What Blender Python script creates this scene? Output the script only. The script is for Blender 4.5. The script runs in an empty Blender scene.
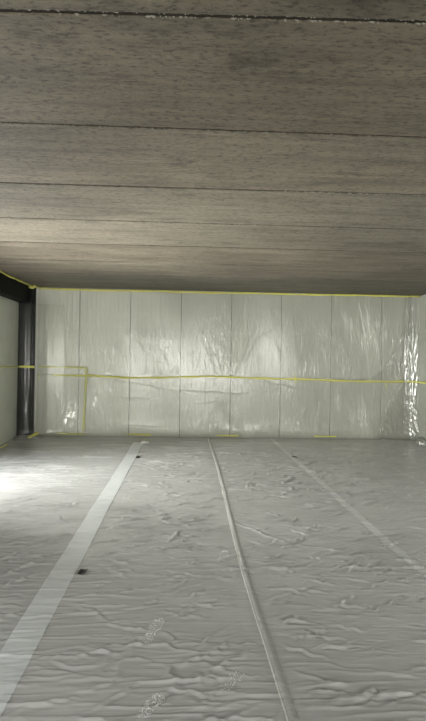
import bpy, bmesh, math, random
import numpy as np
from mathutils import Vector, Matrix
random.seed(7); rng = np.random.default_rng(7)
S = bpy.context.scene; C = S.collection

# ---------------------------------------------------------------- camera
F = 560.0; CAMH = 1.5; YAW = math.radians(2.86); ROLL = math.radians(0.95); PITCH = math.atan(2.0/560)
fwd = Vector((math.sin(YAW)*math.cos(PITCH), math.cos(YAW)*math.cos(PITCH), math.sin(PITCH)))
R0 = Vector((math.cos(YAW), -math.sin(YAW), 0)); U0 = R0.cross(fwd)
rgt = R0*math.cos(ROLL) + U0*math.sin(ROLL); upv = -R0*math.sin(ROLL) + U0*math.cos(ROLL)
cam_d = bpy.data.cameras.new('camera'); cam = bpy.data.objects.new('camera', cam_d); C.objects.link(cam)
M = Matrix((rgt, upv, -fwd)).transposed().to_4x4(); M.translation = (0, 0, CAMH); cam.matrix_world = M
cam_d.sensor_fit = 'HORIZONTAL'; cam_d.sensor_width = 36; cam_d.lens = F/426*36; cam_d.clip_start = .05
S.camera = cam
# ---------------------------------------------------------------- world, lights, exposure
S.view_settings.view_transform = 'Standard'; S.view_settings.look = 'None'
S.view_settings.gamma = 1; S.view_settings.use_curve_mapping = False
S.view_settings.exposure = 0.15
w = bpy.data.worlds.new('overcast'); S.world = w; w.use_nodes = True
w.node_tree.nodes['Background'].inputs[0].default_value = (.80, .88, .95, 1)
w.node_tree.nodes['Background'].inputs[1].default_value = 1.0
def area(name, loc, direction, sx, sy, energy, col):
    d = bpy.data.lights.new(name, 'AREA'); d.shape = 'RECTANGLE'; d.size = sx; d.size_y = sy
    d.energy = energy; d.color = col
    o = bpy.data.objects.new(name, d); C.objects.link(o); o.location = loc
    o.rotation_euler = Vector(direction).to_track_quat('-Z', 'Z').to_euler()
    return o
# daylight entering through the left glazing and the glazing behind the camera
area('side_daylight', (-3.62, 7.3, 1.35), (1, 0, 0), 3.6, 2.4, 500, (.98, 1, 1))
area('side_daylight', (-3.62, 2.3, 1.35), (1, 0, 0), 4.0, 2.4, 170, (.98, 1, 1))
area('added_right_fill', (5.18, 5.0, 1.35), (-1, 0, 0), 4.6, 2.4, 90, (1, .99, .97))  # fill lamp added behind the unseen right-hand opening
# added lamp outside the left glazing, aimed up to brighten the ceiling
area('added_uplight', (-3.72, 6.6, .75), (1, 0, .95), 2.0, .7, 560, (1, .98, .93))
area('rear_daylight', (0.8, -4.62, 1.45), (0, 1, 0), 6.8, 2.3, 640, (1, .985, .96))

# ---------------------------------------------------------------- room dimensions
D = 11.2; HC = 2.925; XL = -3.2; XR = 4.76; YR = -4.2
PI = math.pi

def ray(px, py):
    return (fwd*F + rgt*(px-213) - upv*(py-360.5)).normalized()
def on_wall(px, py, y=D):                       # point of the far wall seen at a pixel of the photograph
    d = ray(px, py); t = y/d.y; return (d.x*t, CAMH + d.z*t)
def on_floor(px, py, z=0):
    d = ray(px, py); t = (z-CAMH)/d.z; return (d.x*t, d.y*t)
def on_ceil(px, py):
    d = ray(px, py); t = (HC-CAMH)/d.z; return (d.x*t, d.y*t)

# ---------------------------------------------------------------- materials
def mat(name):
    m = bpy.data.materials.new(name); m.use_nodes = True
    nt = m.node_tree; b = nt.nodes['Principled BSDF']; return m, nt, b
def N(nt, t, **k):
    n = nt.nodes.new(t)
    for a, v in k.items(): setattr(n, a, v)
    return n
def noise(nt, scale, vec_scale=(1,1,1), detail=4, rough=.55, dist=0):
    tc = N(nt, 'ShaderNodeTexCoord'); mp = N(nt, 'ShaderNodeMapping'); nt.links.new(tc.outputs['Object'], mp.inputs[0])
    mp.inputs['Scale'].default_value = vec_scale
    n = N(nt, 'ShaderNodeTexNoise'); nt.links.new(mp.outputs[0], n.inputs['Vector'])
    n.inputs['Scale'].default_value = scale; n.inputs['Detail'].default_value = detail
    n.inputs['Roughness'].default_value = rough; n.inputs['Distortion'].default_value = dist
    return n.outputs['Fac']
def ramp(nt, src, stops):
    r = N(nt, 'ShaderNodeValToRGB'); nt.links.new(src, r.inputs[0]); e = r.color_ramp.elements
    while len(e) < len(stops): e.new(.5)
    for i, (p, c) in enumerate(stops):
        e[i].position = p; e[i].color = (c, c, c, 1) if isinstance(c, (int, float)) else (*c, 1)
    return r.outputs[0]
def mix(nt, a, b, fac=1.0, mode='MULTIPLY'):
    m = N(nt, 'ShaderNodeMix', data_type='RGBA', blend_type=mode); m.inputs[0].default_value = fac if isinstance(fac, float) else 0
    if not isinstance(fac, float): nt.links.new(fac, m.inputs[0])
    for s, i in ((a, 6), (b, 7)):
        if isinstance(s, tuple): m.inputs[i].default_value = (*s, 1)
        else: nt.links.new(s, m.inputs[i])
    return m.outputs[2]
def bump(nt, h, strength, dist, prev=None):
    b = N(nt, 'ShaderNodeBump'); b.inputs['Strength'].default_value = strength; b.inputs['Distance'].default_value = dist
    nt.links.new(h, b.inputs['Height'])
    if prev: nt.links.new(prev, b.inputs['Normal'])
    return b.outputs[0]

def concrete():
    m, nt, b = mat('raw_concrete')
    oi = N(nt, 'ShaderNodeObjectInfo')
    c = ramp(nt, noise(nt, 1.0, (.55, 5.5, 1), 7, .68, .25), [(.30, .60), (.5, .95), (.72, 1.30)])
    base = mix(nt, oi.outputs['Color'], c)
    base = mix(nt, base, (.48, .462, .415))
    base = mix(nt, base, ramp(nt, noise(nt, 1.0, (1.6, 26, 1), 5, .62), [(.32, .84), (.5, 1.0), (.7, 1.10)]), .8)
    base = mix(nt, base, ramp(nt, noise(nt, 42, (.5, 1.2, 1), 5, .8), [(.40, .30), (.46, .98), (.7, 1.22)]), .9)
    base = mix(nt, base, ramp(nt, noise(nt, 7, (.45, 1.1, 1), 7, .75, .6), [(.36, .55), (.48, 1.0), (.8, 1.06)]), .9)
    base = mix(nt, base, ramp(nt, noise(nt, .55, (1, 1.5, 1), 3, .5), [(.35, .86), (.65, 1.12)]), 1.0)
    nt.links.new(base, b.inputs['Base Color'])
    b.inputs['Roughness'].default_value = .62; b.inputs['Specular IOR Level'].default_value = .35
    n1 = bump(nt, noise(nt, 50, (.6, 1, 1), 5, .75), .9, .010)
    nt.links.new(bump(nt, noise(nt, 1.0, (1.5, 40, 1), 4, .6), .22, .008, n1), b.inputs['Normal'])
    return m
def plain(name, col, rough=.6, spec=.4, var=.12, nscale=8, metal=0, bmp=0):
    m, nt, b = mat(name)
    c = mix(nt, col, ramp(nt, noise(nt, nscale, (1,1,1), 4), [(.3, 1-var), (.7, 1+var)]))
    nt.links.new(c, b.inputs['Base Color']); b.inputs['Roughness'].default_value = rough
    b.inputs['Specular IOR Level'].default_value = spec; b.inputs['Metallic'].default_value = metal
    if bmp: nt.links.new(bump(nt, noise(nt, nscale*6, (1,1,1), 3), bmp, .002), b.inputs['Normal'])
    return m
def floor_film(name, col, rough=.18):
    m, nt, b = mat(name)
    c = mix(nt, col, ramp(nt, noise(nt, 1.1, (1, 1, 1), 3, .5), [(.3, .92), (.7, 1.07)]))
    c = mix(nt, c, ramp(nt, noise(nt, 1.0, (2.2, 55, 1), 4, .6), [(.3, .90), (.5, 1.0), (.72, 1.09)]), .8)
    nt.links.new(c, b.inputs['Base Color'])
    b.inputs['Roughness'].default_value = rough; b.inputs['Specular IOR Level'].default_value = .7
    n1 = bump(nt, noise(nt, 1.0, (1.8, 75, 1), 4, .62), .45, .005)
    n2 = bump(nt, noise(nt, 26, (.5, 1, 1), 4, .6, .8), .28, .004, n1)
    nt.links.new(n2, b.inputs['Normal'])
    return m
def clear_film(name, milk, gloss, rough, fk=1.0, col=(.80, .81, .76)):
    # thin clear polythene: mostly see-through, a little milky haze, a glossy skin
    m = bpy.data.materials.new(name); m.use_nodes = True; nt = m.node_tree; nt.nodes.clear()
    out = N(nt, 'ShaderNodeOutputMaterial'); tr = N(nt, 'ShaderNodeBsdfTransparent'); tr.inputs[0].default_value = (.95, .955, .93, 1)
    di = N(nt, 'ShaderNodeBsdfDiffuse'); di.inputs[0].default_value = (*col, 1)
    tl = N(nt, 'ShaderNodeBsdfTranslucent'); tl.inputs[0].default_value = (*col, 1)
    gl = N(nt, 'ShaderNodeBsdfGlossy'); gl.inputs['Roughness'].default_value = rough; gl.inputs[0].default_value = (1, 1, 1, 1)
    nb = bump(nt, noise(nt, 22, (1, 1, .7), 4, .6, .8), .30, .005)
    for n in (di, gl): nt.links.new(nb, n.inputs['Normal'])
    a = N(nt, 'ShaderNodeMixShader'); a.inputs[0].default_value = .35
    nt.links.new(di.outputs[0], a.inputs[1]); nt.links.new(tl.outputs[0], a.inputs[2])
    b2 = N(nt, 'ShaderNodeMixShader'); b2.inputs[0].default_value = milk
    nt.links.new(tr.outputs[0], b2.inputs[1]); nt.links.new(a.outputs[0], b2.inputs[2])
    c = N(nt, 'ShaderNodeMixShader'); c.inputs[0].default_value = gloss
    lw = N(nt, 'ShaderNodeFresnel'); lw.inputs[0].default_value = 1.5; nt.links.new(nb, lw.inputs['Normal'])
    ma = N(nt, 'ShaderNodeMath', operation='MULTIPLY_ADD'); nt.links.new(lw.outputs[0], ma.inputs[0]); ma.inputs[1].default_value = fk; ma.inputs[2].default_value = gloss
    nt.links.new(ma.outputs[0], c.inputs[0])
    nt.links.new(b2.outputs[0], c.inputs[1]); nt.links.new(gl.outputs[0], c.inputs[2]); nt.links.new(c.outputs[0], out.inputs[0])
    return m

M_CONC = concrete()
M_MORTAR = plain('pale_mortar', (.24, .225, .19), .9, .2, .3, 30)
M_JOINT = plain('dark_joint', (.035, .03, .025), .95, .1, .3, 20)
M_PANEL = plain('pale_panel_coating', (.57, .57, .515), .8, .4, .03, 2)
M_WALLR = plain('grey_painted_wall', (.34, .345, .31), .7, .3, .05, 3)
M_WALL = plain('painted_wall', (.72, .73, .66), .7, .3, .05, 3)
M_SCREED = plain('cement_screed', (.30, .30, .28), .8, .3, .15, 4)
M_STEEL = plain('black_painted_steel', (.006, .0065, .006), .7, .12, .3, 6)
M_TAPE = plain('yellow_masking_tape', (.54, .52, .13), .6, .3, .12, 25, bmp=.3)
M_TAPE2 = plain('pale_yellow_masking_tape', (.50, .50, .20), .6, .3, .15, 25, bmp=.3)
M_BLACK = plain('black_tape', (.018, .017, .016), .6, .3, .3, 30)
M_FLOORF = floor_film('floor_polythene', (.435, .432, .432))
M_FLOORF2 = floor_film('floor_polythene_left', (.44, .441, .445))
M_STRIP = floor_film('milky_strip', (.57, .59, .60), .28)
M_STRIP2 = floor_film('clear_strip', (.52, .525, .52), .24)
M_FOLD = floor_film('folded_polythene', (.40, .398, .392), .24)
M_EDGE = plain('film_edge', (.75, .75, .73), .3, .6, .1, 20)
M_FILM = clear_film('wall_polythene', .17, .015, .16, .85)
M_FILM_SIDE = clear_film('side_polythene', .025, .0, .13, .6)
M_FILM_CORNER = clear_film('corner_polythene', .20, .03, .20, 1.0, (.62, .63, .58))
M_SPECK = plain('dusty_scuff', (.72, .72, .70), .5, .5, .2, 60)
M_FRAME = plain('grey_window_frame', (.12, .12, .12), .45, .5, .1, 5)
M_GLASS = clear_film('window_glass', .0, .03, .02)

# ---------------------------------------------------------------- object helpers
def obj(name, verts, faces, m, parent=None, smooth=False, color=None):
    me = bpy.data.meshes.new(name)
    if isinstance(verts, np.ndarray): verts = verts.tolist()
    if isinstance(faces, np.ndarray): faces = faces.tolist()
    me.from_pydata(verts, [], faces); me.update()
    if smooth: me.polygons.foreach_set('use_smooth', [True]*len(me.polygons))
    if m: me.materials.append(m)
    o = bpy.data.objects.new(name, me); C.objects.link(o)
    if parent: o.parent = parent
    if color: o.color = (*color, 1)
    return o
def tag(o, label, cat, group=None):
    o['label'] = label; o['category'] = cat
    if group: o['group'] = group
    return o
def struct(o): o['kind'] = 'structure'; return o
class MB:
    def __init__(s): s.v = []; s.f = []
    def add(s, v, f):
        n = len(s.v); s.v += [tuple(p) for p in v]; s.f += [tuple(i+n for i in q) for q in f]
    def box(s, x0, x1, y0, y1, z0, z1, c=0):
        # box with chamfered vertical and horizontal edges when c>0
        if c <= 0:
            v = [(x, y, z) for z in (z0, z1) for y in (y0, y1) for x in (x0, x1)]
            s.add(v, [(0,2,3,1),(4,5,7,6),(0,1,5,4),(2,6,7,3),(0,4,6,2),(1,3,7,5)]); return
        bm = bmesh.new(); bmesh.ops.create_cube(bm, size=1)
        for q in bm.verts: q.co = Vector(((x0+x1)/2+q.co.x*(x1-x0), (y0+y1)/2+q.co.y*(y1-y0), (z0+z1)/2+q.co.z*(z1-z0)))
        bmesh.ops.bevel(bm, geom=bm.edges[:], offset=c, segments=1, affect='EDGES')
        bm.verts.index_update(); s.add([q.co[:] for q in bm.verts], [[q.index for q in f.verts] for f in bm.faces]); bm.free()
    def build(s, name, m, parent=None, smooth=False): return obj(name, s.v, s.f, m, parent, smooth)
def grid(name, P, m, parent=None):               # P: rows x cols x 3
    r, c, _ = P.shape; i = np.arange(r*c).reshape(r, c)
    f = np.stack([i[:-1,:-1], i[:-1,1:], i[1:,1:], i[1:,:-1]], -1).reshape(-1, 4)
    me = bpy.data.meshes.new(name); nf = len(f)
    me.vertices.add(r*c); me.vertices.foreach_set('co', P.reshape(-1).astype(np.float32))
    me.loops.add(nf*4); me.loops.foreach_set('vertex_index', f.reshape(-1).astype(np.int32))
    me.polygons.add(nf); me.polygons.foreach_set('loop_start', (np.arange(nf)*4).astype(np.int32))
    me.polygons.foreach_set('use_smooth', np.ones(nf, bool)); me.update(calc_edges=True)
    me.materials.append(m); o = bpy.data.objects.new(name, me); C.objects.link(o)
    if parent: o.parent = parent
    return o

# ---------------------------------------------------------------- setting: floor, walls, ceiling
mb = MB(); mb.box(XL-.2, XR+.2, YR-.2, D+.2, -.2, -.02); struct(mb.build('floor', M_SCREED))

# ceiling: precast concrete planks with ragged, recessed joints
ceil = MB(); ceil.box(XL-.2, XR+.2, YR-.2, D+.2, HC+.005, HC+.25)
ceiling = struct(ceil.build('ceiling', M_JOINT))
jp = [((0, 11), (426, 22.5), .022), ((0, 122.5), (426, 137.5), .022), ((0, 182.7), (426, 195.3), .028),
      ((0, 217.5), (426, 229.8), .032), ((0, 241.5), (426, 253), .034)]
joints = []
for a, b_, wd in jp:
    (xa, ya), (xb, yb) = on_ceil(*a), on_ceil(*b_)
    k = (yb-ya)/(xb-xa); joints.append((ya-k*xa, k, wd))
for i in range(3): joints.append((joints[4][0]+1.19*(i+1), 0, .026))
joints = [(joints[0][0]-1.2*(i), joints[0][1]*.3, .012) for i in range(5, 0, -1)] + joints
JY = [(YR, 0, 0)] + joints + [(D, 0, 0)]
JY = [j for j in JY if j[0] <= D]
tint = {}
cols = [(.235,.215,.180), (.250,.232,.196), (.300,.280,.240), (.270,.262,.228), (.300,.275,.235), (.285,.265,.23)]
def wob(n, s, seed, k=4):
    r = np.random.default_rng(seed); x = np.linspace(0, 1, n); y = np.zeros(n)
    for f_ in (7, 17, 41, 97, 190): y += r.normal()*np.sin(2*PI*f_*x + r.uniform(0, 6))
    return s*(y/2.2 + r.normal(size=n)*.6)
for i in range(len(JY)-1):
    (y0, k0, w0), (y1, k1, w1) = JY[i], JY[i+1]
    n = 420; x = np.linspace(XL-.1, XR+.1, n)
    ea = y0 + k0*x + w0/2 + np.abs(wob(n, .0022, 10+i)); eb = y1 + k1*x - w1/2 - np.abs(wob(n, .0022, 60+i))
    zo = HC + random.uniform(-.002, .001)
    rows = []
    for (yy, zz) in ((ea, np.full(n, HC+.06)), (ea, zo+.003+wob(n, .0006, i)), (ea+.004, np.full(n, zo)),
                     (eb-.004, np.full(n, zo)), (eb, zo+.003+wob(n, .0006, 5+i)), (eb, np.full(n, HC+.06))):
        rows.append(np.stack([x, yy, zz], -1))
    o = grid('ceiling_slab', np.array(rows), M_CONC, ceiling)
    o.data.polygons.foreach_set('use_smooth', np.zeros(len(o.data.polygons), bool))
    j = i-6
    c = {-1: (.25,.22,.175), 0: (.262,.228,.183), 1: (.305,.272,.225), 2: (.30,.278,.236), 3: (.325,.30,.255),
         4: (.31,.275,.23), 5: (.31,.28,.235)}.get(j, (.25,.235,.2))
    o.color = (*c, 1)
# mortar crumbs and drips squeezed out of the joints
def crumbs(name, ji, x0, x1, n, side, s0=.004, s1=.012, parent=ceiling):
    m_ = MB(); y0, k, wd = joints[ji]
    for _ in range(n):
        x = random.uniform(x0, x1); y = y0 + k*x + side*(wd/2+random.uniform(0, .007)); a = random.uniform(s0, s1)*random.choice((1,1,2.2)); b_ = random.uniform(s0, s1)*.6
        z = HC - random.uniform(.001, .005)
        m_.add([(x-a,y,HC+.008),(x,y-b_,HC+.008),(x+a,y,HC+.008),(x,y+b_,HC+.008),(x+a*.3,y,z)], [(0,1,4),(1,2,4),(2,3,4),(3,0,4)])
    o = m_.build(name, M_MORTAR, parent); o['kind'] = 'stuff'; return o
crumbs('mortar_crumbs', 5, XL, XR, 420, -1); crumbs('mortar_crumbs', 5, -1.4, XR, 240, 1)
crumbs('mortar_crumbs', 6, XL, XR, 240, 1, .003, .007)
crumbs('mortar_crumbs', 7, .75, 2.1, 120, 1, .006, .016)
crumbs('mortar_crumbs', 8, -.4, .7, 50, 1, .005, .012)

# far wall of vertical panels with fine ribs
struct_wall = MB(); struct_wall.box(XL-.2, XR+.2, D, D+.2, -.02, HC+.02)
wall_back = struct(struct_wall.build('wall_back', M_JOINT))
pj = [on_wall(x, 300)[0] for x in (80.3, 131, 181.5, 231.8, 281.5, 331.5, 381.8)]
st = (pj[-1]-pj[0])/6
xs = [pj[0]-2*st, pj[0]-st] + pj + [XR+.02]
for a, b_ in zip(xs[:-1], xs[1:]):
    a = max(a, XL); g = .005; prof = [(a+g, D), (a+g, D-.018), (a+g+.006, D-.022)]
    nr = max(2, round((b_-a)/.0915)); wr = (b_-a-2*g-.012)/nr
    for k in range(nr):
        x = a+g+.006+k*wr; prof += [(x+.006, D-.022), (x+wr*.5-.005, D-.022), (x+wr*.5, D-.0185), (x+wr*.5+.005, D-.022)]
    prof += [(b_-g-.006, D-.022), (b_-g, D-.018), (b_-g, D)]
    P = np.array([[(x, y, z) for x, y in prof] for z in (0, HC)])
    o = grid('wall_panel', P, M_PANEL, wall_back); o.data.polygons.foreach_set('use_smooth', np.zeros(len(o.data.polygons), bool))

# side and rear walls
WY0, WY1, WZ0, WZ1 = 5.5, 9.1, .12, 2.58; VY0, VY1 = .3, 4.3
mb = MB()
for b_ in ((YR, VY0, -.02, HC+.02), (VY1, WY0, -.02, HC+.02), (VY0, VY1, -.02, WZ0), (VY0, VY1, WZ1, HC+.02), (WY1, D, -.02, HC+.02), (WY0, WY1, -.02, WZ0), (WY0, WY1, WZ1, HC+.02)):
    mb.box(XL-.2, XL, b_[0], b_[1], b_[2], b_[3])
struct(mb.build('wall_left', M_WALL))
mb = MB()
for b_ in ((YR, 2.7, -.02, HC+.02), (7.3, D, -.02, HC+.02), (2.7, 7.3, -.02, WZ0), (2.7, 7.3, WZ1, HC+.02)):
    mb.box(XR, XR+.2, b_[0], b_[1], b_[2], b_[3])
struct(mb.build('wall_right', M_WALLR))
mb = MB()
for b_ in ((XL-.2, -2.7, -.02, HC+.02), (4.3, XR+.2, -.02, HC+.02), (-2.7, 4.3, -.02, .3), (-2.7, 4.3, 2.6, HC+.02)):
    mb.box(b_[0], b_[1], YR-.2, YR, b_[2], b_[3])
struct(mb.build('wall_rear', M_WALL))
def window(name, horizontal, u0, u1, z0, z1, at_, n):
    root = bpy.data.objects.new(name, None); C.objects.link(root); struct(root)
    def bx(m_, a, b_, za, zb, t):
        if horizontal: m_.box(a, b_, at_-t, at_+t, za, zb, .006)
        else: m_.box(at_-t, at_+t, a, b_, za, zb, .006)
    f = MB(); bx(f, u0, u1, z0, z0+.07, .035); bx(f, u0, u1, z1-.07, z1, .035)
    for i in range(n+1):
        u = u0+(u1-u0-.06)*i/n; bx(f, u, u+.06, z0+.07, z1-.07, .03)
    f.build('window_frame', M_FRAME, root)
    for i in range(n):
        a = u0+(u1-u0-.06)*i/n+.06; b_ = u0+(u1-u0-.06)*(i+1)/n
        p = MB(); p.box(*( (a, b_, at_-.004, at_+.004, z0+.07, z1-.07) if horizontal else (at_-.004, at_+.004, a, b_, z0+.07, z1-.07)))
        p.build('pane', M_GLASS, root)
    return root
window('window_1', False, WY0, WY1, WZ0, WZ1, XL-.1, 3)
window('window_3', False, VY0, VY1, WZ0, WZ1, XL-.1, 3)
window('window_fill', False, 2.7, 7.3, WZ0, WZ1, XR+.1, 4)  # unseen right-wall window, added to let the fill light in
window('window_2', True, -2.7, 4.3, .3, 2.6, YR-.1, 5)

# dark steel column and beam in the left corner (H and I profiles)
def i_profile(m_, along, c, d0, d1, a0, a1, tf, tw):
    pass
CX0, CX1, CY0, CY1 = XL+.005, -2.945, 10.88, 11.165
mb = MB(); t = .018
mb.box(CX0, CX1, CY0, CY0+t, 0, HC-.33, .003); mb.box(CX0, CX1, CY1-t, CY1, 0, HC-.33, .003); mb.box((CX0+CX1)/2-.008, (CX0+CX1)/2+.008, CY0+t, CY1-t, 0, HC-.33)
col = bpy.data.objects.new('steel_column', None); C.objects.link(col)
tag(col, 'black steel column behind clear film in the far left corner', 'column')
mb.build('shaft', M_STEEL, col)
mb = MB(); mb.box(CX0, CX1+.006, CY0-.01, CY1, HC-.33, HC-.315); mb.box(CX0, CX1, CY0, CY1, HC-.315, HC-.001); mb.build('head_plate', M_STEEL, col)
bx0, bx1 = XL+.005, -2.99
bm_ = bpy.data.objects.new('steel_beam', None); C.objects.link(bm_)
tag(bm_, 'black steel beam under the ceiling along the left wall', 'beam')
for nm, q in (('flange', (bx0, bx1, YR+.01, CY0-.012, HC-.018, HC-.001)), ('flange', (bx0, bx1, YR+.01, CY0-.012, HC-.34, HC-.322)), ('web', (bx1-.05, bx1-.03, YR+.01, CY0-.012, HC-.322, HC-.018))):
    mb = MB(); mb.box(*q, .002 if nm == 'flange' else 0); mb.build(nm, M_STEEL, bm_)

# ---------------------------------------------------------------- crease field: ridges pressed into a sheet
class Field:
    """height field on a (u,v) grid; creases are added as curved tapered ridges"""
    def __init__(s, U, V, k=1.0, ws=1.0): s.ws = ws; s.U = U; s.V = V; s.H = np.zeros((len(V), len(U))); s.k = k
    def crease(s, u, v, ang, L, A, sg, bend=0, wig=0, side=0):
        sg = sg*s.ws; ca, sa = math.cos(ang), math.sin(ang); R = L/2 + 3*sg
        h = abs(sa)*R + abs(bend)*L*L/4 + 4*sg + wig; wd = abs(ca)*R + abs(bend)*L*L/4 + 4*sg + wig
        i0, i1 = np.searchsorted(s.U, (u-wd, u+wd)); j0, j1 = np.searchsorted(s.V, (v-h, v+h))
        if i1-i0 < 1 or j1-j0 < 1: return
        uu = s.U[i0:i1][None, :]-u; vv = s.V[j0:j1][:, None]-v
        p = uu*ca+vv*sa; q = -uu*sa+vv*ca
        q = q - bend*p*p - wig*np.sin(p*9/L*1.7+u*13)
        t = np.clip(1-(2*p/L)**2, 0, 1)**.8
        g = np.exp(-(np.abs(q)/sg)**1.5)
        if side: g = g - .55*np.exp(-((q-side*sg*1.9)/(sg*1.5))**2)
        s.H[j0:j1, i0:i1] += A*s.k*t*g
    def line(s, a, b, A, sg, **k):
        dx, dy = b[0]-a[0], b[1]-a[1]
        s.crease((a[0]+b[0])/2, (a[1]+b[1])/2, math.atan2(dy, dx), math.hypot(dx, dy), A, sg, **k)

# ---------------------------------------------------------------- floor film
ys = [0.2]
while ys[-1] < D-.03: ys.append(ys[-1] + (.03 if ys[-1] < 2.0 else .0052+.0034*(ys[-1]-2.0)))
FU = np.linspace(XL+.005, XR-.005, 840); FV = np.array(ys)
fl = Field(FU, FV, 1.7, .95); R_ = random.Random(11)
for _ in range(2600):    # fine ripples across the rolls
    v = 1.9 + 9.2*R_.random()**1.3; u = R_.uniform(XL, XR); L = R_.uniform(.12, .7)
    fl.crease(u, v, R_.gauss(0, .10), L, R_.uniform(.0010, .0034), R_.uniform(.005, .010)*(1+.10*v), R_.gauss(0, .12), R_.uniform(0, .008))
for _ in range(1150):     # hooked puckers
    v = 1.9 + 7.5*R_.random()**1.2; u = R_.uniform(-.65, 2.9); L = R_.uniform(.10, .38)
    fl.crease(u, v, R_.gauss(.12, .38), L, R_.uniform(.0022, .0048)*(.95+.12*(v-2)), R_.uniform(.009, .014)*(.9+.12*(v-2)), R_.gauss(0, 1.1), R_.uniform(0, .012), side=R_.choice((-1, 1)))
for _ in range(420):
    v = 1.9 + 6*R_.random(); u = R_.uniform(-3.1, -.95); L = R_.uniform(.15, .6)
    fl.crease(u, v, R_.gauss(.25, .35), L, R_.uniform(.002, .005), R_.uniform(.010, .020), R_.gauss(0, .5), R_.uniform(0, .01), side=1)
for _ in range(420):     # thin taut creases from side to side
    v = 2.0 + 8.5*R_.random()**1.2; u = R_.uniform(XL, XR)
    fl.crease(u, v, R_.gauss(.02, .07), R_.uniform(.3, 1.1), R_.uniform(.0022, .0044)*(.8+.22*(v-2)), .0065*(1+.22*(v-2)), R_.gauss(0, .05), R_.uniform(0, .006), side=1)
for a, b_, A, sg in [((213, 569), (335, 569), .008, .014), ((330, 570), (426, 568), .011, .016), ((300, 561), (410, 553), .006, .02),
                     ((395, 560), (424, 563), .012, .02),
                     ((0, 558), (78, 533), .010, .02), ((0, 577), (60, 552), .008, .018), ((0, 547), (40, 536), .007, .02),
                     ((0, 508), (95, 506), .004, .014), ((3, 587), (38, 574), .006, .018),
                     ((213, 645), (262, 645), .005, .012), ((213, 670), (262, 648), .010, .022), ((115, 648), (213, 640), .006, .012),
                     ((165, 671), (215, 653), .007, .02), ((213, 692), (245, 692), .005, .014),
                     ((320, 706), (395, 690), .010, .026), ((265, 588), (330, 594), .005, .012), ((300, 575), (426, 588), .005, .014),
                     ((335, 610), (357, 596), .010, .02), ((277, 626), (303, 618), .008, .02), ((303, 630), (318, 640), .009, .02),
                     ((310, 649), (380, 642), .006, .018), ((292, 661), (400, 676), .004, .014), ((180, 600), (213, 590), .009, .02),
                     ((150, 598), (205, 585), .007, .02), ((165, 665), (180, 690), .009, .025), ((190, 690), (213, 672), .009, .025),
                     ((230, 640), (213, 655), .006, .02), ((105, 690), (140, 640), .003, .03), ((350, 482), (426, 478), .006, .02),
                     ((300, 465), (340, 462), .004, .015), ((300, 482), (360, 484), .005, .02), ((228, 520), (290, 545), .006, .02),
                     ((290, 545), (370, 556), .006, .02), ((180, 460), (300, 455), .006, .03), ((40, 465), (150, 443), .008, .04),
                     ((5, 462), (60, 448), .010, .04), ((360, 460), (426, 455), .006, .03), ((340, 545), (426, 533), .007, .016)]:
    fl.line(on_floor(*a), on_floor(*b_), min(A, .0075)*(.65 if a[1] > 590 else 1.3), sg*(.75 if a[1] > 590 else .9), wig=.012, side=1, bend=R_.gauss(0, .03))
X2, Y2 = np.meshgrid(FU, FV)
fl.H += .0035*np.sin(2.3*X2+1.1*Y2)*np.sin(1.9*Y2-.6*X2+1) + .0018*np.sin(7.1*X2+2*np.sin(2*Y2))*np.sin(5.3*Y2+X2)
ed = np.exp(-((X2-.47)/.09)**2); fl.H *= (1-.6*ed)
def HF(x, y):
    i = np.clip((np.asarray(x)-FU[0])/(FU[1]-FU[0]), 0, len(FU)-1.001); j = np.interp(y, FV, np.arange(len(FV))); j = np.clip(j, 0, len(FV)-1.001)
    i0 = i.astype(int); j0 = j.astype(int); a = i-i0; b_ = j-j0
    return (fl.H[j0, i0]*(1-a)*(1-b_)+fl.H[j0, i0+1]*a*(1-b_)+fl.H[j0+1, i0]*(1-a)*b_+fl.H[j0+1, i0+1]*a*b_)
seams = [XL+.005, -.83, .47, 1.735, 3.04, XR-.005]
SH = ['wide plastic floor sheet left of the broad milky strip, brightest part of the floor',
      'plastic floor sheet between the broad milky strip and the middle rolled seam, with scuffs',
      'plastic floor sheet between the middle rolled seam and the narrow clear strip on the right',
      'plastic floor sheet just right of the narrow clear strip, reaching the far wall',
      'plastic floor sheet along the right wall, beyond the thin far right seam']
FZ = [.004, .005, .004, .005, .004]
for i in range(5):
    a, b_ = seams[i], seams[i+1]
    m_ = (FU >= a-.02) & (FU <= b_+.02)
    P = np.stack([X2[:, m_], Y2[:, m_], fl.H[:, m_]+FZ[i]], -1)
    o = grid('plastic_floor_sheet', P, M_FLOORF2 if i == 0 else M_FLOORF)
    tag(o, SH[i], 'floor covering', 'plastic sheets covering the floor')
def ribbon(name, x0, x1, y0, y1, m, lift, nx=8, wobx=0, extra=None, parent=None, seed=1, slantfn=None):
    yy = FV[(FV >= y0) & (FV <= y1)]; t = np.linspace(0, 1, nx)
    r = np.random.default_rng(seed)
    off = wobx*(np.sin(yy*1.3+r.uniform(0, 6))+.5*np.sin(yy*3.1+r.uniform(0, 6)))
    if slantfn is not None: off = off + slantfn(yy)
    X = x0+(x1-x0)*t[None, :]+off[:, None]; Y = np.repeat(yy[:, None], nx, 1)
    Z = HF(X.ravel(), Y.ravel()).reshape(X.shape)+lift
    if extra is not None: Z = Z+extra(t[None, :], Y)
    return grid(name, np.stack([X, Y, Z], -1), m, parent)
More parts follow.
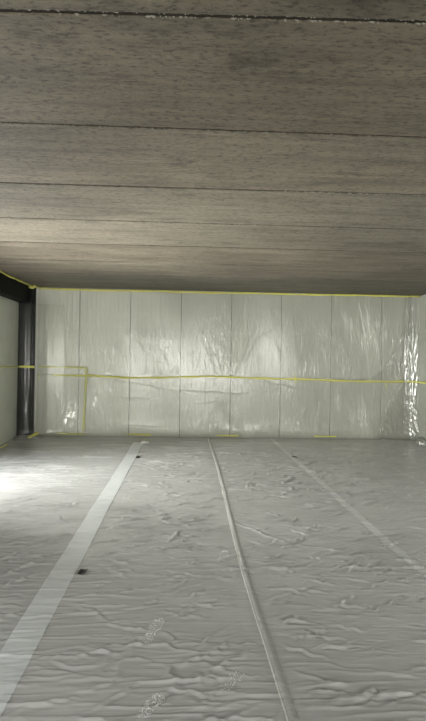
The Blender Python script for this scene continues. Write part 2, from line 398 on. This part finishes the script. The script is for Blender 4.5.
# broad milky strip with cross ripples
r3 = np.random.default_rng(3); rip = [(r3.uniform(1.9, 9), r3.uniform(.0012, .003), r3.uniform(.006, .014)) for _ in range(60)]
def ripx(t, Y):
    z = 0*Y
    for y0, A, s_ in rip: z = z + A*np.exp(-((Y-y0-.03*(t-.5))/s_)**2)
    return z
o = ribbon('floor_tape_strip', -.918, -.745, .2, 10.4, M_STRIP, .0065, 12, .002, ripx)
tag(o, 'broad milky white adhesive strip running up the left part of the floor', 'tape')
# narrow clear strip on the right
kink = lambda yy: np.where(yy < 4.55, (4.55-yy)*.04, 0)
o = ribbon('floor_tape_strip', 1.695, 1.775, .2, 11.0, M_STRIP2, .0065, 8, .003, None, seed=5, slantfn=kink)
tag(o, 'narrow translucent adhesive strip running diagonally across the right part of the floor', 'tape')
o = ribbon('floor_tape_strip', 3.03, 3.055, 1.5, 10.9, M_STRIP2, .0065, 4, .003, None, seed=6)
tag(o, 'very thin clear seam strip on the floor near the right wall', 'tape')
# rolled seam in the middle
seam_t = bpy.data.objects.new('rolled_seam', None); C.objects.link(seam_t)
tag(seam_t, 'rolled overlap seam of plastic film running up the middle of the floor', 'seam')
sl = lambda yy: .012*np.sin(yy*.9+1)+np.interp(yy, [2.3, 3.0, 4, 7, 9.5, 11], [.0, -.004, -.012, .0, .02, .035])
ribbon('fold', .456, .500, .2, 11.1, M_FOLD, .006, 13, 0, lambda t, Y: .006*np.sin(PI*t)*(1+.15*np.sin(Y*5)), seam_t, slantfn=sl)
ribbon('sheet_edge', .449, .456, .2, 11.1, M_EDGE, .011, 3, 0, lambda t, Y: .002*np.sin(Y*7), seam_t, slantfn=sl)

# black tape tabs on the floor
def tab(px, py, w_, d_, ang, label):
    x, y = on_floor(px, py); z = float(HF(np.array([x]), np.array([y]))[0])+.009
    m_ = MB(); n = 6; ca, sa = math.cos(ang), math.sin(ang); top = []; 
    for zz in (0, .003):
        for j in range(2):
            for i in range(n+1):
                a = (i/n-.5)*w_; b2 = (j-.5)*d_ + (.003*math.sin(i*2.3) if j else 0)
                m_.v.append((x+a*ca-b2*sa, y+a*sa+b2*ca, z+zz+.002*math.sin(i*1.3)))
    q = n+1
    for i in range(n):
        m_.f.append((2*q+i, 2*q+i+1, 3*q+i+1, 3*q+i)); m_.f.append((i, q+i, q+i+1, i+1))
        m_.f.append((i, i+1, 2*q+i+1, 2*q+i)); m_.f.append((q+i, 3*q+i, 3*q+i+1, q+i+1))
    m_.f += [(0, 2*q, 3*q, q), (n, q+n, 3*q+n, 2*q+n)]
    return tag(m_.build('black_tab', M_BLACK), label, 'tape', 'black tape tabs on the floor strips')
tab(81.7, 573.6, .052, .105, -.1, 'black tape tab on the broad milky strip, the largest and nearest one')
tab(138.3, 457.6, .07, .16, 0, 'tiny black tab at the far end of the broad milky strip')
tab(294.6, 457.6, .06, .15, 0, 'tiny black tab on the far end of the narrow clear right strip')

# shoe scuffs: prints of pale dusty specks
def scuff(px, py, L, ang, n, label, seed, dens=1.0):
    x0, y0 = on_floor(px, py); r = random.Random(seed); m_ = MB(); ca, sa = math.cos(ang), math.sin(ang)
    k = 0
    while k < n:
        a = r.uniform(-.5, .5); b2 = r.uniform(-1, 1)
        wd = .036*(1-.35*math.exp(-((a+.12)/.12)**2))*math.sqrt(max(0, 1-(2*a)**4))
        if r.random() > dens*(1 if (int((a+.5)*L/.013) % 2) else .45): continue
        u = b2*wd; v = a*L; x = x0+u*ca-v*sa; y = y0+u*sa+v*ca; s_ = r.uniform(.0010, .0032); s2 = s_*r.uniform(.6, 1.8)
        z = float(HF(np.array([x]), np.array([y]))[0])+.0065
        m_.add([(x-s_, y, z), (x, y-s2, z), (x+s_, y, z), (x, y+s2, z), (x, y, z+.0018)], [(0,1,4),(1,2,4),(2,3,4),(3,0,4)]); k += 1
    return tag(m_.build('shoe_scuff', M_SPECK), label, 'scuff mark', 'shoe scuffs on the plastic floor')
scuff(154, 631, .30, -.22, 330, 'pale speckled shoe scuff on the floor sheet, second from the near edge', 1)
scuff(151, 707, .19, -.45, 300, 'pale speckled shoe scuff at the near edge of the floor', 2)
scuff(232, 683, .20, -.5, 95, 'faint speckled scuff just left of the rolled seam, near the front', 3)
scuff(223, 557, .26, -.2, 150, 'faint speckled scuff left of the rolled seam, halfway up the floor', 4)
scuff(310, 507, .26, .1, 90, 'small pale scuff far back between the rolled seam and the clear strip', 5)

# ---------------------------------------------------------------- plastic film on the walls
def W(px, py): return on_wall(px, py, D-.05)
def wall_field(u0, u1, v0, v1, nu, nv): return Field(np.linspace(u0, u1, nu), np.linspace(v0, v1, nv), .95, .62)
def fan(f, c, angs, L, A, sg, n, r, jit=6):
    cu, cv = W(*c)
    for _ in range(int(n*1.7)):
        a = math.radians(r.uniform(*angs)); l = r.uniform(*L)/50.; st_ = r.uniform(.02, .35)*l
        j = (r.gauss(0, jit)/50, r.gauss(0, jit)/50)
        p0 = (cu+j[0]+math.cos(a)*st_, cv+j[1]+math.sin(a)*st_); p1 = (cu+j[0]+math.cos(a)*l, cv+j[1]+math.sin(a)*l)
        f.line(p0, p1, r.uniform(*A), r.uniform(*sg), wig=.008, bend=r.gauss(0, .12))
r = random.Random(21)
XA, XB = -2.90, 4.56
zt, zm = HC-.03, 1.2
up = wall_field(XA, XB, zm-.02, zt, 1350, 300)
fan(up, (232, 372), (60, 125), (25, 75), (.006, .015), (.007, .012), 34, r, 8)
fan(up, (225, 345), (20, 150), (10, 40), (.004, .010), (.006, .010), 26, r, 8)
fan(up, (212, 318), (-60, -35), (15, 45), (.005, .010), (.006, .010), 12, r, 6)
fan(up, (160, 345), (95, 150), (10, 40), (.004, .010), (.006, .010), 22, r, 9)
fan(up, (115, 360), (95, 165), (15, 60), (.004, .009), (.006, .010), 26, r, 9)
fan(up, (375, 368), (75, 125), (30, 70), (.007, .016), (.007, .012), 26, r, 7)
fan(up, (370, 345), (80, 110), (20, 45), (.007, .014), (.006, .011), 14, r, 8)
fan(up, (335, 340), (20, 160), (8, 22), (.004, .010), (.006, .010), 14, r, 7)
fan(up, (290, 340), (60, 150), (10, 30), (.003, .007), (.006, .010), 14, r, 9)
fan(up, (60, 365), (80, 130), (20, 60), (.004, .010), (.007, .012), 16, r, 9)
fan(up, (405, 375), (75, 110), (20, 70), (.005, .012), (.007, .013), 18, r, 6)
for _ in range(170): # tiny tension lines running up from the middle tape
    x = r.uniform(XA, XB); up.crease(x, zm+r.uniform(.0, .5), math.radians(r.gauss(95, 14)), r.uniform(.08, .4), r.uniform(.001, .004), .008, r.gauss(0, .1))
for _ in range(60):
    up.crease(r.uniform(XA, XB), r.uniform(zm, zt), math.radians(r.uniform(0, 180)), r.uniform(.05, .2), r.uniform(.002, .006), .008, r.gauss(0, 1))
for _ in range(90):  # gathers below the ceiling tape
    up.crease(r.uniform(XA, XB), zt-r.uniform(.0, .15), math.radians(r.gauss(90, 10)), r.uniform(.06, .3), r.uniform(.001, .003), .009)
lo = wall_field(XA, XB, .01, zm+.02, 1350, 250)
fan(lo, (85, 378), (-160, -105), (15, 70), (.005, .012), (.007, .012), 26, r, 8)
fan(lo, (112, 436), (120, 170), (15, 60), (.006, .013), (.007, .012), 26, r, 8)
fan(lo, (45, 425), (100, 150), (10, 50), (.006, .013), (.007, .012), 22, r, 9)
fan(lo, (205, 434), (15, 165), (8, 40), (.005, .011), (.006, .011), 24, r, 9)
fan(lo, (240, 432), (100, 160), (10, 40), (.005, .012), (.006, .011), 18, r, 9)
fan(lo, (360, 438), (50, 150), (15, 42), (.009, .020), (.008, .013), 34, r, 6)
fan(lo, (345, 420), (100, 160), (10, 30), (.006, .012), (.006, .011), 14, r, 6)
fan(lo, (408, 436), (95, 175), (15, 55), (.008, .018), (.008, .014), 30, r, 7)
fan(lo, (290, 436), (40, 140), (8, 22), (.004, .009), (.006, .011), 20, r, 12)
fan(lo, (165, 436), (20, 160), (6, 20), (.003, .008), (.006, .011), 14, r, 12)
for a, b_ in [((95, 377), (175, 390)), ((175, 390), (250, 394)), ((125, 372), (175, 374)), ((100, 395), (160, 400)), ((260, 380), (330, 396)),
              ((330, 384), (410, 392)), ((190, 404), (240, 400)), ((110, 425), (200, 428))]:
    lo.line(W(*a), W(*b_), .007, .011, wig=.01)
for _ in range(200):
    lo.crease(r.uniform(XA, XB), r.uniform(.02, .30), math.radians(r.uniform(20, 160)), r.uniform(.06, .28), r.uniform(.002, .008), .010, r.gauss(0, .6))
for _ in range(120):
    lo.crease(r.uniform(XA, XB), zm-r.uniform(0, .3), math.radians(r.gauss(90, 25)), r.uniform(.06, .3), r.uniform(.001, .004), .009)
def hang(f, base, flare):
    U, V = np.meshgrid(f.U, f.V); off = f.H + base + .006*np.sin(U*2.1+V)+.004*np.sin(U*5.3+1.7*V)
    if flare: off = off + .10*np.exp(-V/.055)+.03*np.exp(-V/.2)*(1+.5*np.sin(U*4.3))
    return np.stack([U, D-.030-off, V], -1)
o = grid('plastic_wall_sheet', hang(up, .006, False), M_FILM)
tag(o, 'clear plastic film over the upper half of the far wall, from ceiling to middle tape', 'plastic sheet', 'plastic sheets hung on the walls')
o = grid('plastic_wall_sheet', hang(lo, .004, True), M_FILM)
tag(o, 'clear plastic film over the lower half of the far wall, creased along the floor', 'plastic sheet', 'plastic sheets hung on the walls')

def path_sheet(name, pts, z0, z1, m, fld_fn, du=.02, dv=.025, top=None, flare=0):
    # sheet hung along a smooth plan path; heights pushed along the local normal
    p = np.array(pts, float); seg = np.hypot(*np.diff(p, axis=0).T); s_ = np.r_[0, np.cumsum(seg)]
    u = np.arange(0, s_[-1], du); x = np.interp(u, s_, p[:, 0]); y = np.interp(u, s_, p[:, 1])
    k = np.ones(9)/9; xp = np.convolve(np.pad(x, 4, 'edge'), k, 'valid'); yp = np.convolve(np.pad(y, 4, 'edge'), k, 'valid')
    tx, ty = np.gradient(xp), np.gradient(yp); l = np.hypot(tx, ty); nx, ny = ty/l, -tx/l
    v = np.arange(z0, z1+1e-6, dv); f = Field(u, v, .45); fld_fn(f, s_)
    h = f.H + flare*np.exp(-v[:, None]/.06)
    X = xp[None, :]+nx[None, :]*h; Y = yp[None, :]+ny[None, :]*h; Z = np.repeat(v[:, None], len(u), 1)
    if top is not None:
        Z = z0+(Z-z0)*((top(u)[None, :]-z0)/(z1-z0))
    return grid(name, np.stack([X, Y, Z], -1), m)
rl = random.Random(5)
def left_creases(f, s_):
    e = s_[-1]
    for _ in range(60): f.crease(rl.uniform(0, e-.6), rl.uniform(0, 2.5), math.radians(rl.gauss(90, 12)), rl.uniform(.2, .9), rl.uniform(.002, .006), .02)
    for _ in range(60): f.crease(e-rl.uniform(.0, .55), rl.uniform(.0, 1.1), math.radians(rl.uniform(95, 150)), rl.uniform(.15, .6), rl.uniform(.002, .006), .012)
    for _ in range(24): f.crease(e-rl.uniform(.1, .5), rl.uniform(1.3, 2.6), math.radians(rl.gauss(92, 8)), rl.uniform(.2, .8), rl.uniform(.003, .008), .014)
o = path_sheet('plastic_wall_sheet', [(XL+.02, 9.15), (XL+.025, 10.55), (XL+.04, 10.72), (-3.08, 10.84), (-2.94, 10.85), (-2.90, 10.90), (-2.70, 11.04), (-2.35, 11.115)],
               .02, HC-.345, M_FILM_SIDE, left_creases, .015, .02, flare=.04)
tag(o, 'clear plastic film over the left wall, wrapped round the black corner column', 'plastic sheet', 'plastic sheets hung on the walls')
def right_creases(f, s_):
    e = s_[-1]
    for _ in range(120): f.crease(rl.uniform(.0, .8), rl.uniform(.9, 2.8), math.radians(rl.gauss(90, 9)), rl.uniform(.2, .9), rl.uniform(.005, .016), .014)
    for _ in range(120): f.crease(rl.uniform(.0, .9), rl.uniform(.0, .9), math.radians(rl.uniform(95, 170)), rl.uniform(.15, .6), rl.uniform(.006, .018), .014, rl.gauss(0, .5))
    for _ in range(200): f.crease(rl.uniform(.5, 2.4), rl.uniform(0, 2.9), math.radians(rl.gauss(90, 15)), rl.uniform(.2, .9), rl.uniform(.003, .01), .018)
o = path_sheet('plastic_wall_sheet', [(4.42, 11.12), (4.55, 11.06), (4.66, 10.92), (4.72, 10.7), (4.735, 10.4), (4.74, 7.6)],
               .02, HC-.03, M_FILM_CORNER, right_creases, .013, .02, flare=.07)
tag(o, 'bunched clear plastic film over the right wall, gathered into the corner', 'plastic sheet', 'plastic sheets hung on the walls')
# loose overlap flaps hanging in front of the far wall at the right, with curved free edges
def flap(name, edge, xr, y0, m, label, seed, ncre, ang):
    rr = random.Random(seed); zs = np.linspace(edge[0][0], edge[-1][0], 150); ex = np.interp(zs, [e[0] for e in edge], [e[1] for e in edge])
    k = np.ones(21)/21; ex = np.convolve(np.pad(ex, 10, 'edge'), k, 'valid')
    f = Field(np.linspace(3.5, xr, 200), zs)
    for _ in range(ncre): f.crease(rr.uniform(3.6, xr), rr.uniform(zs[0], zs[-1]), math.radians(rr.uniform(*ang)), rr.uniform(.15, .6), rr.uniform(.004, .014), .012, rr.gauss(0, .3))
    T = np.linspace(0, 1, 110); X = ex[:, None]+(xr-ex[:, None])*T[None, :]
    ii = np.clip(((X-3.5)/(xr-3.5)*199), 0, 198.9).astype(int); H = np.take_along_axis(f.H, ii, 1)
    Y = D-.062-y0-H-.02*(X-4.0).clip(0)
    return tag(grid(name, np.stack([X, Y, np.repeat(zs[:, None], 110, 1)], -1), m), label, 'plastic sheet', 'plastic sheets hung on the walls')
flap('plastic_wall_sheet', [(1.22, 3.72), (1.30, 3.86), (1.5, 4.05), (1.8, 4.25), (2.1, 4.38), (2.5, 4.44), (HC-.03, 4.48)], 4.60, 0, M_FILM_CORNER,
     'loose upper flap of film with curved free edge, right end of far wall', 3, 50, (80, 120))
flap('plastic_wall_sheet', [(.02, 3.86), (.3, 3.92), (.6, 4.02), (.85, 4.15), (1.18, 4.42)], 4.60, .02, M_FILM,
     'loose lower flap of plastic film fanning out near the floor in the right corner', 4, 130, (95, 165))

# ---------------------------------------------------------------- tape
def wall_tape(pts, width, m, label, cat='tape', lift=.075, group='yellow tape strips', seed=0, name='tape_strip'):
    """tape laid along points (x,y,z); width measured across, slightly ragged"""
    rr = np.random.default_rng(seed); p = np.array(pts, float); seg = np.linalg.norm(np.diff(p, axis=0), axis=1); s_ = np.r_[0, np.cumsum(seg)]
    n = max(6, int(s_[-1]/.03)); u = np.linspace(0, s_[-1], n); Q = np.stack([np.interp(u, s_, p[:, i]) for i in range(3)], -1)
    T = np.gradient(Q, axis=0); T /= np.linalg.norm(T, axis=1)[:, None]
    return Q, T, u, rr
def flat_tape(pts, nrm, width, m, label, seed=0, group='yellow tape strips', wobble=.004):
    Q, T, u, rr = wall_tape(pts, width, m, label, seed=seed); width *= .85
    nrm = np.array(nrm, float); B = np.cross(np.broadcast_to(nrm, T.shape), T); B /= np.linalg.norm(B, axis=1)[:, None]
    w1 = width/2*(1+.14*np.sin(u*9+rr.uniform(0, 6))+.10*rr.normal(size=len(u)))[:, None]; c = (wobble*(np.sin(u*3+rr.uniform(0, 6))+.5*np.sin(u*11)))[:, None]
    th = .0035; Q = Q + B*c + nrm*(.002*np.sin(u*17))[:, None]
    rows = [Q-B*w1, Q-B*w1+nrm*th, Q+nrm*(th*1.5), Q+B*w1+nrm*th, Q+B*w1, Q-B*w1]
    o = grid('tape_strip', np.stack(rows, 0).transpose(1, 0, 2), m)
    return tag(o, label, 'tape', group)
YT = D-.068
def WT(px, py, y=YT): x, z = on_wall(px, py, y); return (x, y, z)
NW = (0, -1, 0)
flat_tape([WT(40, 288.3), WT(60, 289.2), WT(213, 292.6), WT(330, 294.9), WT(420, 296.6)], NW, .042, M_TAPE, 'long yellow tape along the top of the far wall at the ceiling', 1, wobble=.003)
flat_tape([WT(52, 375), WT(90, 375.8), WT(125, 377.8), WT(213, 376.6), WT(300, 379.3), WT(350, 381), WT(420, 382.0)], NW, .040, M_TAPE, 'long yellow tape running across the middle of the far wall', 2)
flat_tape([WT(38, 366.8), WT(60, 367.2), WT(87, 368.2)], NW, .036, M_TAPE2, 'short yellow tape left of centre height, ending above the vertical tape', 3)
flat_tape([WT(86.3, 369), WT(85.5, 395), WT(83.2, 430.5)], NW, .042, M_TAPE2, 'vertical yellow tape on the lower left of the far wall', 4)
flat_tape([WT(39, 371), WT(38.6, 381)], NW, .022, M_TAPE2, 'tiny vertical yellow tape scrap beside the black column', 5)
flat_tape([WT(385.6, 381), WT(385.8, 388)], NW, .03, M_TAPE2, 'tiny vertical yellow tape scrap under the middle tape at the right', 6)
flat_tape([WT(295.5, 375.5), WT(295.8, 382.5)], NW, .03, M_TAPE, 'tiny upright yellow tape scrap crossing the middle tape right of centre', 7)
zr = WT(420, 382)[2]
flat_tape([(4.44, 10.99, zr+.006), (4.60, 10.86, zr), (4.665, 10.66, zr-.004), (4.68, 10.3, zr-.004), (4.68, 9.6, zr)], (-.6, -.8, 0), .04, M_TAPE, 'yellow tape turning the right corner at mid height', 27)
# left tape on the side wall and round the column
zl = WT(38, 366.8)[2]
flat_tape([(XL+.045, 9.4, zl+.005), (XL+.05, 10.5, zl+.003), (XL+.07, 10.70, zl)], (1, 0, 0), .036, M_TAPE2, 'yellow tape running along the left wall at mid height', 8)
flat_tape([(-3.15, 10.80, zl), (-3.0, 10.80, zl+.004), (-2.86, 10.82, zl)], NW, .05, M_TAPE, 'bright yellow tape crossing the black corner column', 9)
# tape along beam and in the corner
flat_tape([(bx1+.006, 8.0, HC-.014), (bx1+.006, 9.6, HC-.022), (bx1+.006, 10.82, HC-.016)], (1, 0, 0), .042, M_TAPE, 'yellow tape along the top edge of the black beam', 10)
flat_tape([(-3.0, 10.86, HC-.03), (-2.93, 10.85, HC-.065), (-2.87, 10.86, HC-.025)], NW, .06, M_TAPE, 'crumpled yellow tape end on top of the black column', 11, wobble=.008)
flat_tape([(-2.9, 10.90, HC-.02), (-2.86, 11.0, HC-.03), (-2.83, 11.10, HC-.035)], (.8, -.6, 0), .035, M_TAPE2, 'short yellow tape turning from the column to the far wall', 12)
# pieces at the foot of the wall, lying on the floor
def FT(px, py): x, y = on_floor(px, py, .02); y = min(y, D-.17); return (x, y, .022)
def foot(a, b_, label, seed, m=M_TAPE, wd=.032):
    (xa, za), (xb, zb) = on_wall(*a, D-.16), on_wall(*b_, D-.16)
    ya = D-.16; mid = ((xa+xb)/2, ya+.002, .060)
    nrm = np.array((0, -.8, .6))
    return flat_tape([(xa, ya, .062), mid, (xb, ya, .062)], nrm, wd, m, label, seed)
foot((57, 433), (84.5, 433), 'yellow tape piece at the wall foot below the vertical tape', 13, M_TAPE2)
foot((127, 434), (151, 434.5), 'yellow tape piece at the wall foot, beside the head of the milky strip', 14)
foot((216, 435), (238, 435), 'yellow tape piece at the wall foot at the head of the rolled seam', 15)
foot((314, 437), (336, 437), 'yellow tape piece at the wall foot in the right half', 16)
(xa, ya), (xb, yb) = on_floor(28.5, 438, .05), on_floor(35.5, 431.5, .16)
flat_tape([(xa, min(ya, 10.6), .055), (xb, 10.76, .12)], (.2, -.8, .55), .07, M_TAPE, 'loose diagonal yellow tape scrap at the foot of the black column', 17)
(xa, ya), (xb, yb) = on_floor(0, 448.5, .03), on_floor(7, 444.5, .03)
flat_tape([(xa, ya, .035), ((xa+xb)/2, (ya+yb)/2, .033), (xb, yb, .035)], (0, 0, 1), .05, M_TAPE, 'yellow tape scrap on the floor by the left wall at the frame edge', 18)

# crumpled film along the foot of the walls and a scrap near the milky strip
def crumple(name, cx, cy, rx, ry, hz, n, seed, m, label, group=None):
    rr = np.random.default_rng(seed); bm = bmesh.new(); bmesh.ops.create_icosphere(bm, subdivisions=4, radius=1)
    dirs = rr.normal(size=(26, 3)); dirs /= np.linalg.norm(dirs, axis=1)[:, None]; ph = rr.uniform(0, 6, 26); fr = rr.uniform(5, 16, 26)
    for v in bm.verts:
        p = np.array(v.co); k = 1+.05*np.sum(np.abs(np.sin(dirs@p*fr+ph)))/6-.05
        v.co = Vector((cx+p[0]*rx*k*(1+.2*math.sin(p[1]*9)), cy+p[1]*ry*k, max(.012, hz*.42+p[2]*hz*k*.75*(1+.5*math.sin(p[0]*11+p[1]*5)))))
    me = bpy.data.meshes.new(name); bm.to_mesh(me); bm.free(); me.materials.append(m); me.polygons.foreach_set('use_smooth', [True]*len(me.polygons))
    o = bpy.data.objects.new(name, me); C.objects.link(o); return tag(o, label, 'plastic film', group)
x, y = on_floor(143, 442.5, .02)
crumple('crumpled_film', x+.03, y, .07, .08, .03, 1, 1, M_SPECK, 'small crumpled scrap of white film near the head of the milky strip')
crumple('crumpled_film', 4.50, 10.40, .09, .16, .10, 1, 2, M_FILM_CORNER, 'bunched end of clear film on the floor in the right corner')
crumple('crumpled_film', -2.93, 10.72, .22, .07, .06, 1, 3, M_FILM_CORNER, 'gathered clear film at the foot of the black corner column')
